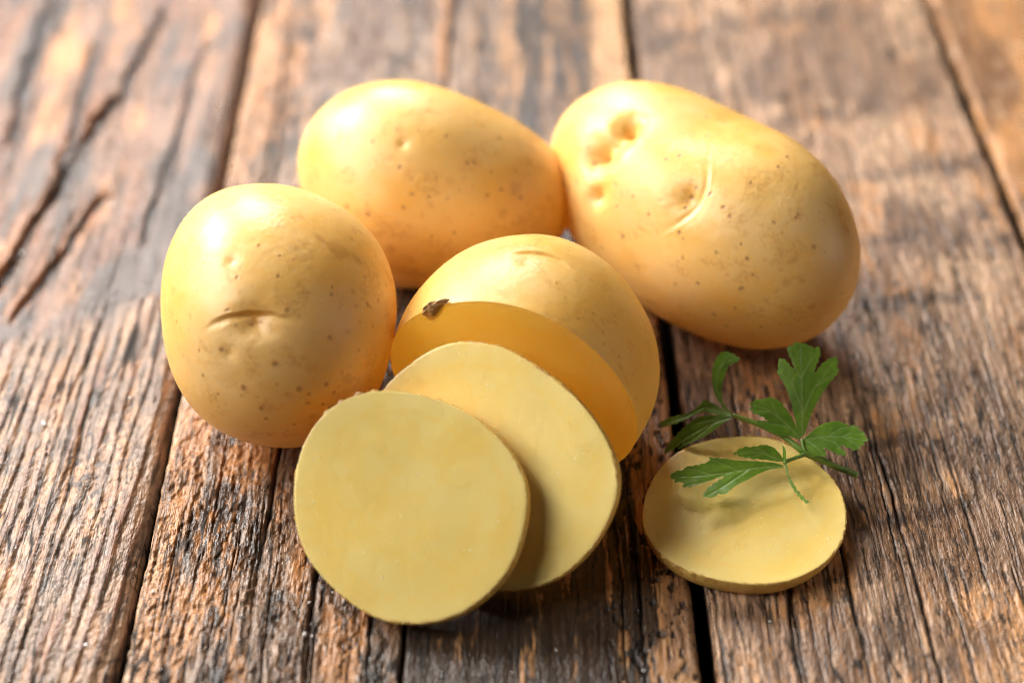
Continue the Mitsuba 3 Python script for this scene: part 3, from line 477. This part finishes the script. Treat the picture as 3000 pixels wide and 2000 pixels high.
def flesh_colour(x, y, r, seed):
    """x, y in mm on the cut; r = 0 at the centre, 1 at the skin."""
    a = f2((x * 0.8 + y * 0.6) / 7 + 0.6 * f2(x / 5, y / 5, seed + 9), (0.8 * y - 0.6 * x) / 7, seed, 4); b = f2(x / 2.2, y / 2.2, seed + 3)
    c = np.tile(FLESH, (len(x), 1))
    c = blend(c, FLESH_PALE, 0.6 * ss(0.40, 0.75, a)); c = blend(c, FLESH_DEEP, 0.45 * ss(0.55, 0.25, a))
    ring = np.exp(-((r - 0.80 - 0.05 * (a - 0.5)) / 0.035) ** 2)
    c = blend(c, FLESH_DEEP, 0.55 * ring * ss(0.35, 0.6, b)); c = blend(c, FLESH_PALE, 0.4 * ss(0.86, 0.97, r))
    c = blend(c, FLESH_PALE, 0.35 * ss(0.55, 0.72, b))
    return c


def disc(outline, rings=60, power=0.8):
    """Polar grid over a star-shaped outline (n x 2): points, r, faces."""
    t = np.linspace(0, 1, rings) ** power; n = len(outline)
    p = (outline[None] * t[:, None, None]).reshape(-1, 2)
    return p, np.repeat(t, n), grid_faces(rings, n, True)


# the halved potato
def half_rings(PH, TT):
    cx, cy, az, ti, R, a2, b2, a3, b3, L, be, du, dv = HALF
    n = np.array([np.cos(ti) * np.sin(az), -np.cos(ti) * np.cos(az), np.sin(ti)])
    u = np.array([np.cos(az), np.sin(az), 0]); w = np.cross(n, u); w = w if w[2] > 0 else -w
    r = R * (1 + a2 * np.cos(2 * PH) + b2 * np.sin(2 * PH) + a3 * np.cos(3 * PH) + b3 * np.sin(3 * PH))
    sc = np.cos(TT) + be * np.sin(2 * TT); ax = 1 - np.cos(TT)
    p = (sc[:, None, None] * r[None, :, None] * (np.cos(PH)[:, None] * u + np.sin(PH)[:, None] * w)[None] - n * (L * np.sin(TT))[:, None, None] + (ax[:, None] * (du * u + dv * w))[:, None, :]) * .01
    lift = p[..., 2].min(); p[..., 2] -= lift; p[..., :2] += np.array([cx, cy]) * .01
    return p, n, u, w, np.array([cx * .01, cy * .01, -lift])


NP, NT = 560, 190
PH = np.linspace(0, 2 * np.pi, NP, endpoint=False)
hp, hn, hu, hw, hc = half_rings(PH, np.linspace(0, np.pi / 2 - 0.004, NT))
f = grid_faces(NT, NP, True)
v = hp.reshape(-1, 3)
if (vertex_normals(v, f)[NP * 40:NP * 41] * (v[NP * 40:NP * 41] - v.mean(0))).sum() < 0:
    f = f[:, ::-1]
v2, c = skin(v, f, 'half', 51)
edge = np.minimum(1, np.repeat(np.arange(NT), NP) / 6.0)[:, None]
v2 = v * (1 - edge) + v2 * edge
scene['halved_potato__skin'] = mikit.ply((v2, f), 'half_skin', smooth=True, color=c)
rim = v2[:NP]
o2 = np.stack([(rim - hc) @ hu, (rim - hc) @ hw], 1)
p, r, f = disc(o2 * 0.998, 70)
bulge = 0.00025 * (f2(p[:, 0] * 1000 / 8, p[:, 1] * 1000 / 8, 5) - 0.5) - 0.00035 * ss(0.965, 1.0, r)
v = hc + p[:, :1] * hu + p[:, 1:] * hw + bulge[:, None] * hn
scene['halved_potato__flesh'] = mikit.ply((v, f), 'thin_flesh', smooth=True, color=np.clip(flesh_colour(p[:, 0] * 1000, p[:, 1] * 1000, r, 8) , 0, 0.9))
labels['halved_potato'] = {'label': 'halved potato in the middle, its yellow cut side facing the standing slices', 'category': 'potato'}
labels['halved_potato__flesh'] = {'label': 'smooth deep yellow cut side'}
# brown sprout scar on the cut's upper left edge
sc = np.array(SCAR) * 1e-5; cen = sc.mean(0); nrm = cen - (hc - 0.015 * hn); nrm = nrm / np.linalg.norm(nrm) + 0.5 * hn; nrm /= np.linalg.norm(nrm)
ring = np.concatenate([sc, sc[:1]]); t = np.linspace(0, len(sc), 72, endpoint=False); i = t.astype(int)
ring = ring[i] * (1 - (t - i))[:, None] + ring[i + 1] * (t - i)[:, None]
ring = np.stack([np.convolve(np.r_[ring[-4:, k], ring[:, k], ring[:4, k]], np.ones(9) / 9, 'valid') for k in range(3)], 1)
q = np.linspace(0, 1, 26)
v = (cen + (ring - cen)[None] * q[:, None, None]).reshape(-1, 3)
qa, ph = np.repeat(q, 72), np.tile(np.arange(72) / 72 * 2 * np.pi, 26)
ray_ = n2(ph * 3.2, qa * 1.5, 3); lump = f2(v[:, 0] * 2500, v[:, 1] * 2500 + v[:, 2] * 2500, 9)
v = v + nrm * (0.0004 + 0.0010 * np.sqrt(1 - 0.96 * qa ** 2) + 0.0009 * (ray_ - 0.5) * qa + 0.0006 * (lump - 0.5) - 0.0012 * ss(0.85, 1.0, qa))[:, None]
c = np.tile([0.58, 0.36, 0.15], (len(v), 1)); c = blend(c, (0.16, 0.08, 0.035), 0.8 * ss(0.54, 0.68, ray_)); c = blend(c, (0.24, 0.13, 0.055), 0.7 * ss(0.48, 0.62, lump))
scene['halved_potato__sprout_scar'] = mikit.ply((v, grid_faces(26, 72, True)), 'potato_skin', smooth=True, color=c)
labels['halved_potato__sprout_scar'] = {'label': 'dark brown dried sprout scar at the edge of the cut'}


def smooth_outline(o, n, keep=9):
    """Even samples round a traced outline, low-passed to the first harmonics (x + iy)."""
    o = np.asarray(o, float); o = np.vstack([o, o[:1]]); s = np.r_[0, np.cumsum(np.linalg.norm(np.diff(o, axis=0), axis=1))]
    t = np.linspace(0, s[-1], 512, endpoint=False); z = np.interp(t, s, o[:, 0]) + 1j * np.interp(t, s, o[:, 1])
    F = np.fft.fft(z); k = np.fft.fftfreq(512) * 512; F[np.abs(k) > keep] = 0
    a = np.arange(n) / n * 2 * np.pi
    z = sum(F[int(j) % 512] / 512 * np.exp(1j * j * a) for j in range(-keep, keep + 1))
    return np.stack([z.real, z.imag], 1)


def slice_of(key, name, thick, back_scale, back_shift, seed, label, spots=()):
    S = SLICES[name]; c0, n = np.array(S['c']) * 1e-5, np.array(S['n'])
    u = np.array([1., 0, 0]) - n * n[0]; u /= np.linalg.norm(u); w = np.cross(n, u)
    N = 620
    o = smooth_outline(np.array(S['o']) * 1e-5, N)
    a = np.unwrap(np.arctan2(o[:, 1], o[:, 0])); sgn = 1 if a[-1] > a[0] else -1
    o = o[::sgn]
    a = np.arctan2(o[:, 1], o[:, 0]); rad = np.linalg.norm(o, axis=1, keepdims=True)
    rag = 0.00030 * (n2(a * 9 + 40, 0 * a, seed) - 0.5) + 0.00035 * (n2(a * 40 + 300, 0 * a, seed + 1) - 0.5)
    for at, hgt, wd in ((1.75, .0006, .03), (1.62, .0005, .025), (1.9, .0005, .03), (2.05, .0004, .02), (0.35, .0004, .02), (3.0, .0005, .015), (3.35, .0003, .02), (-1.4, .0005, .015), (-0.6, .0003, .02)):
        rag += 0.9 * hgt * np.exp(-((np.angle(np.exp(1j * (a - at - seed * 0.07)))) / wd) ** 2)
    lift = lambda p2, z: c0 + p2[:, :1] * u + p2[:, 1:] * w + np.broadcast_to(z, (len(p2),))[:, None] * n
    # flesh: the front face, and the same for the back
    F, V, C = [], [], []
    p, r, f = disc(o * 0.9995, 90)
    if np.cross(np.append(p[f[5, 1]] - p[f[5, 0]], 0), np.append(p[f[5, 2]] - p[f[5, 0]], 0))[2] < 0:
        f = f[:, ::-1]
    x, y = p[:, 0] * 1000, p[:, 1] * 1000
    z = 0.0003 * (f2(x / 12 + seed, y / 12, seed, 2) - 0.5) + 0.00004 * (f2(x / 2 + seed, y / 2, seed + 4) - 0.5) + 0.00001 * np.sin((0.86 * x + 0.5 * y + 0.8 * f2(x / 6, y / 6, seed)) * 5.0) * ss(0.4, 0.7, f2(x / 8 + 3, y / 8, seed + 11)) - 0.00008 * ss(0.985, 1, r)
    V.append(lift(p, z)); F.append(f); C.append(flesh_colour(x + seed * 13, y, r, seed))
    ob = o * back_scale + np.array(back_shift)
    pb, rb, fb = disc(ob * 0.99, 16)
    V.append(lift(pb, -thick)); F.append(fb[:, ::-1] if (f == grid_faces(90, N, True)).all() else fb); F[-1] = F[-1] + len(V[0]); C.append(flesh_colour(pb[:, 0] * 1000, pb[:, 1] * 1000, rb, seed + 2))
    scene[key + '__flesh'] = mikit.ply((np.vstack(V), np.vstack(F)), 'potato_flesh', smooth=True, color=np.clip(np.vstack(C), 0, 0.9))
    # added pale glossy beads that stand in for wet glints on the cut
    rng = np.random.default_rng(seed + 50); base = trimesh.creation.icosphere(subdivisions=1); bv, bf = [], []
    for i in rng.permutation(N * 90)[:4000]:
        if len(bv) >= 110 or r[i] < 0.05:
            continue
        if f2(x[i] / 7 + seed, y[i] / 7, seed + 30) + 0.25 * rng.random() > 0.62 and rng.random() < r[i]:
            s = (0.07 + 0.11 * rng.random() ** 3) * 1e-3
            q = base.vertices * [s * (0.8 + 0.8 * rng.random()), s, s * 0.35]
            bv.append(V[0][i] + q[:, :1] * u + q[:, 1:2] * w + q[:, 2:] * n); bf.append(base.faces + 42 * (len(bv) - 1))
    scene[key + '__glint_beads'] = mikit.ply((np.vstack(bv), np.vstack(bf)), 'glint_gloss', smooth=True)
    labels[key + '__glint_beads'] = {'label': 'tiny added beads that stand in for wet glints on the cut', 'kind': 'stuff'}
    # skin: the rim from face to face, a little proud
    K = 16; t = np.linspace(0, 1, K)
    rows = []
    for k in t:
        q = o * (1 - k) + ob * k
        q = q + q / rad * (rag[:, None] * (1 - k) ** 3 + 0.00035 * math.sin(math.pi * k) - 0.0004 * (k > 0.99))
        rows.append(lift(q, -thick * k + (-0.00002 if k == 0 else 0)))
    inner = lift(o * (1 - 0.016 * ss(0.40, 0.62, n2(a * 5 + 60, 0 * a, seed + 7) * 0.6 + 0.4 * n2(a * 21 + 90, 0 * a, seed + 8)))[:, None], -0.00002)
    v = np.vstack([inner, *rows]); f = grid_faces(K + 1, N, True)
    tone = meshkit.fbm(v * 1000 / 3.0, 3, seed); kk = np.r_[np.zeros(N), np.repeat(t, N)]
    c = np.tile([0.72, 0.45, 0.11], (len(v), 1)); c = blend(c, GOLD * 0.9, ss(0.45, 0.7, tone)); c = blend(c, (0.50, 0.28, 0.09), 0.8 * ss(0.12, 0.0, kk) * ss(0.35, 0.6, tone))
    rng = np.random.default_rng(seed)
    for i in rng.choice(np.arange(2 * N, len(v)), 46, replace=False):
        d = np.linalg.norm(v - v[i], axis=1) * 1000 / (0.15 + 0.3 * rng.random()); c = blend(c, (0.22, 0.09, 0.035), 0.85 * ss(1.3, 0.6, d))
    if ((vertex_normals(v, f) * (v - c0)).sum(1)).mean() < 0:
        f = f[:, ::-1]
    scene[key + '__skin'] = mikit.ply((v, f), 'potato_skin', smooth=True, color=np.clip(c, 0.01, 0.9))
    labels[key] = {'label': label, 'category': 'potato slice', 'group': 'raw potato slices'}


slice_of('potato_slice', 'front', 0.0053, 0.985, (0.0007, -0.0003), 4, 'round raw slice standing foremost, leaning on another slice')
slice_of('potato_slice_001', 'second', 0.0042, 0.99, (0.0003, -0.0001), 17, 'larger oval raw slice leaning between the halved potato and the foremost slice')
slice_of('potato_slice_002', 'flat', 0.0049, 0.94, (0.0, 0.0), 29, 'raw slice lying flat on the planks under the parsley')

# ------------------------------------------------------------------ parsley
def tube(points, radii, sides=12, sub=8):
    p = np.asarray(points, float); t = np.linspace(0, len(p) - 1, (len(p) - 1) * sub + 1)
    from scipy.interpolate import CubicSpline
    q = CubicSpline(np.arange(len(p)), p)(t); r = np.interp(t, np.linspace(0, len(p) - 1, len(radii)), radii)
    d = np.gradient(q, axis=0); d /= np.linalg.norm(d, axis=1, keepdims=True)
    a = np.cross(d, [0, 0, 1.]); a /= np.linalg.norm(a, axis=1, keepdims=True); b = np.cross(d, a)
    g = np.arange(sides) / sides * 2 * np.pi
    rr = r[:, None] * (1 + 0.10 * np.cos(3 * g)[None])
    v = q[:, None] + rr[..., None] * (np.cos(g)[None, :, None] * a[:, None] + np.sin(g)[None, :, None] * b[:, None])
    v = np.vstack([v.reshape(-1, 3), q[:1] - d[:1] * r[0] * 0.4, q[-1:] + d[-1:] * r[-1] * 0.6]); n = len(q)
    f = [grid_faces(n, sides, True)]; j = np.arange(sides); k = (j + 1) % sides; e = n * sides
    f.append(np.stack([j, k, j * 0 + e], 1)); f.append(np.stack([(n - 1) * sides + j, (n - 1) * sides + k, j * 0 + e + 1], 1))
    return v, np.vstack(f), np.r_[np.repeat(t / t[-1], sides), 0, 1]


def green_tube(key, pts, radii):
    v, f, t = tube(np.array(pts) * 1e-5, radii)
    c = np.tile([0.15, 0.24, 0.035], (len(v), 1)); c = blend(c, (0.085, 0.17, 0.02), 0.8 * ss(0.4, 0.65, meshkit.fbm(v * 900, 3, 3))); c = blend(c, (0.26, 0.34, 0.08), 0.6 * ss(0.75, 1.0, t))
    scene[key] = mikit.ply((v, f), 'stem_green', smooth=True, color=c)


green_tube('parsley_sprig__stem', STEM, [0.00075, 0.0007, 0.00072, 0.00068, 0.0006, 0.0005])
green_tube('parsley_sprig__petiole', PETIOLES[0], [0.00055, 0.0004, 0.00045])
green_tube('parsley_sprig__petiole_001', PETIOLES[1], [0.00055, 0.00045, 0.0004])


def leaf(key, L, seed):
    b, ax, nn = np.array(L['b']) * 1e-5, np.array(L['x']), np.array(L['n']); sd = np.cross(nn, ax)
    o = np.array(L['o']) / 100.0                                    # mm in the blade's own plane
    k = np.vstack([o, o[:1]]); q = k[:-1] * 0.86 + k[1:] * 0.14; s = k[:-1] * 0.14 + k[1:] * 0.86
    o = np.array(Polygon(np.stack([q, s], 1).reshape(-1, 2)).buffer(0.0001).segmentize(0.2).exterior.coords)[:-1]
    arc = np.cumsum(np.linalg.norm(np.roll(o, -1, 0) - o, axis=1)); tg = np.roll(o, -2, 0) - np.roll(o, 2, 0); tg /= np.linalg.norm(tg, axis=1, keepdims=True)
    sg = 1 if Polygon(o).exterior.is_ccw else -1
    tooth = (np.abs(np.sin(np.pi * (arc / 1.55 + 0.5 * n2(arc / 4, 0 * arc, seed)))) - 0.55) * 0.30 * ss(0.35, 0.6, o[:, 0] / o[:, 0].max())
    o = o + sg * np.stack([tg[:, 1], -tg[:, 0]], 1) * tooth[:, None]
    poly = Polygon(o).buffer(0)
    if poly.geom_type != 'Polygon':
        poly = max(poly.geoms, key=lambda g: g.area)
    ring = np.array(poly.segmentize(0.22).exterior.coords)[:-1]
    x0, y0, x1, y1 = poly.bounds; st = 0.26
    gx, gy = np.meshgrid(np.arange(x0, x1, st), np.arange(y0, y1, st)); gx = gx + (np.arange(gx.shape[0]) % 2)[:, None] * st / 2
    g = np.stack([gx.ravel(), gy.ravel()], 1); g = g[shapely.contains_xy(poly.buffer(-0.1), g[:, 0], g[:, 1])]
    p = np.vstack([ring, g]); f = Delaunay(p).simplices; cen = p[f].mean(1); f = f[shapely.contains_xy(poly, cen[:, 0], cen[:, 1])]
    d = np.full(len(p), 9.0); wide = np.full(len(p), 9.0)
    for i, line in enumerate(L['v']):
        dd, t = polyline_distance(np.c_[p, 0 * p[:, 0]], np.c_[np.array(line) / 100.0, np.zeros(len(line))])
        d = np.minimum(d, dd / ((1.0 if i == 0 else 0.72) * (1.15 - 0.7 * t)))
    edge = shapely.distance(poly.exterior, shapely.points(p))
    # side veinlets: fine lines slanting off the main ones
    vl = np.abs(((p[:, 0] * 0.75 + np.abs(p[:, 1]) * 0.9 + 1.2 * n2(p[:, 0] / 3, p[:, 1] / 3, seed)) / 1.15) % 1 - 0.5)
    z = L['cup'] * p[:, 1] ** 2 / 3.2 - 0.0045 * p[:, 0] ** 2 + 0.0045 * p[:, 0] * p[:, 0].max() + 0.5 * (f2(p[:, 0] / 5 + seed, p[:, 1] / 5, seed) - 0.5) - 0.16 * np.exp(-(d / 0.28) ** 2) + 0.10 * (f2(p[:, 0] / 1.3 + seed, p[:, 1] / 1.3, seed + 8) - 0.5) - 0.04 * ss(0.16, 0.02, vl)
    v = b + (p[:, :1] * ax + p[:, 1:] * sd + z[:, None] * nn) * 1e-3
    tone = f2(p[:, 0] / 4 + seed, p[:, 1] / 4, seed + 2); fine = f2(p[:, 0] / 0.7, p[:, 1] / 0.7, seed + 6)
    c = np.tile([0.17, 0.32, 0.032], (len(p), 1)); c = blend(c, (0.11, 0.23, 0.024), 0.8 * ss(0.4, 0.65, tone)); c = blend(c, (0.12, 0.24, 0.03), 0.5 * ss(0.5, 0.7, fine))
    c = blend(c, (0.12, 0.23, 0.05), 0.35 * ss(0.14, 0.03, vl)); c = blend(c, (0.28, 0.40, 0.13), 0.75 * np.exp(-(d / 0.17) ** 2))
    c = blend(c, (0.20, 0.30, 0.07), 0.5 * ss(0.12, 0.0, edge))
    fl = np.cross(p[f[:, 1]] - p[f[:, 0]], p[f[:, 2]] - p[f[:, 0]]) < 0; f[fl] = f[fl][:, ::-1]
    scene[key] = mikit.ply((v, f), 'leaf_green', smooth=True, color=np.clip(c, 0, 0.8))


LEAF_LABEL = {'curl': 'narrow leaflet curled edge-on, hanging down', 'tall': 'leaflet curling upwards at the far end', 'top': 'large three-lobed leaflet standing up', 'front': 'long darker leaflet over the flat slice'}
for i, (name, L) in enumerate(LEAVES.items()):
    key = 'parsley_sprig__leaf' + ('' if i == 0 else f'_{i:03d}')
    leaf(key, L, 5 + 4 * i)
    if name in LEAF_LABEL:
        labels[key] = {'label': LEAF_LABEL[name]}
labels['parsley_sprig'] = {'label': 'fresh green parsley sprig resting on the flat slice', 'category': 'parsley'}

# ------------------------------------------------------------------ salt grains on the planks
seen = {}
rng = np.random.default_rng(5)
for i, (x, y, r) in enumerate(GRAINS):
    pts = rng.normal(size=(13, 3)); pts /= np.linalg.norm(pts, axis=1, keepdims=True); pts *= (0.45 + 0.4 * rng.random((13, 1))) * [1, 1.2, 0.75]
    m = trimesh.convex.convex_hull(pts * r * 1e-5)
    key = 'salt_grain' + ('' if i == 0 else f'_{i:03d}')
    scene[key] = mikit.ply(m, 'salt', to_world=T().translate([x * 1e-5, y * 1e-5, max(r * 0.5e-5 - 0.0001, 0.00005)]))
    board = sum(x / 100 > line(y / 100) for line in (LINE_A, LINE_D, LINE_B, LINE_C))
    seen.setdefault(board, []).append((y, key))
PLACE = ['the leftmost ridged plank', 'the chipped orange-edged plank', 'the black-stained plank', 'the wide sawn plank', 'the corner plank']
ORDER = ['nearest', 'second', 'third', 'fourth', 'fifth', 'sixth', 'seventh', 'eighth', 'ninth', 'tenth', 'eleventh', 'twelfth', 'thirteenth', 'fourteenth']
for board, group in seen.items():
    for j, (y, key) in enumerate(sorted(group)):
        labels[key] = {'label': f'white salt grain on {PLACE[board]}, ' + ('nearest the viewer' if j == 0 else f'{ORDER[j]} from the front'), 'category': 'salt grain', 'group': 'salt grains on the table'}
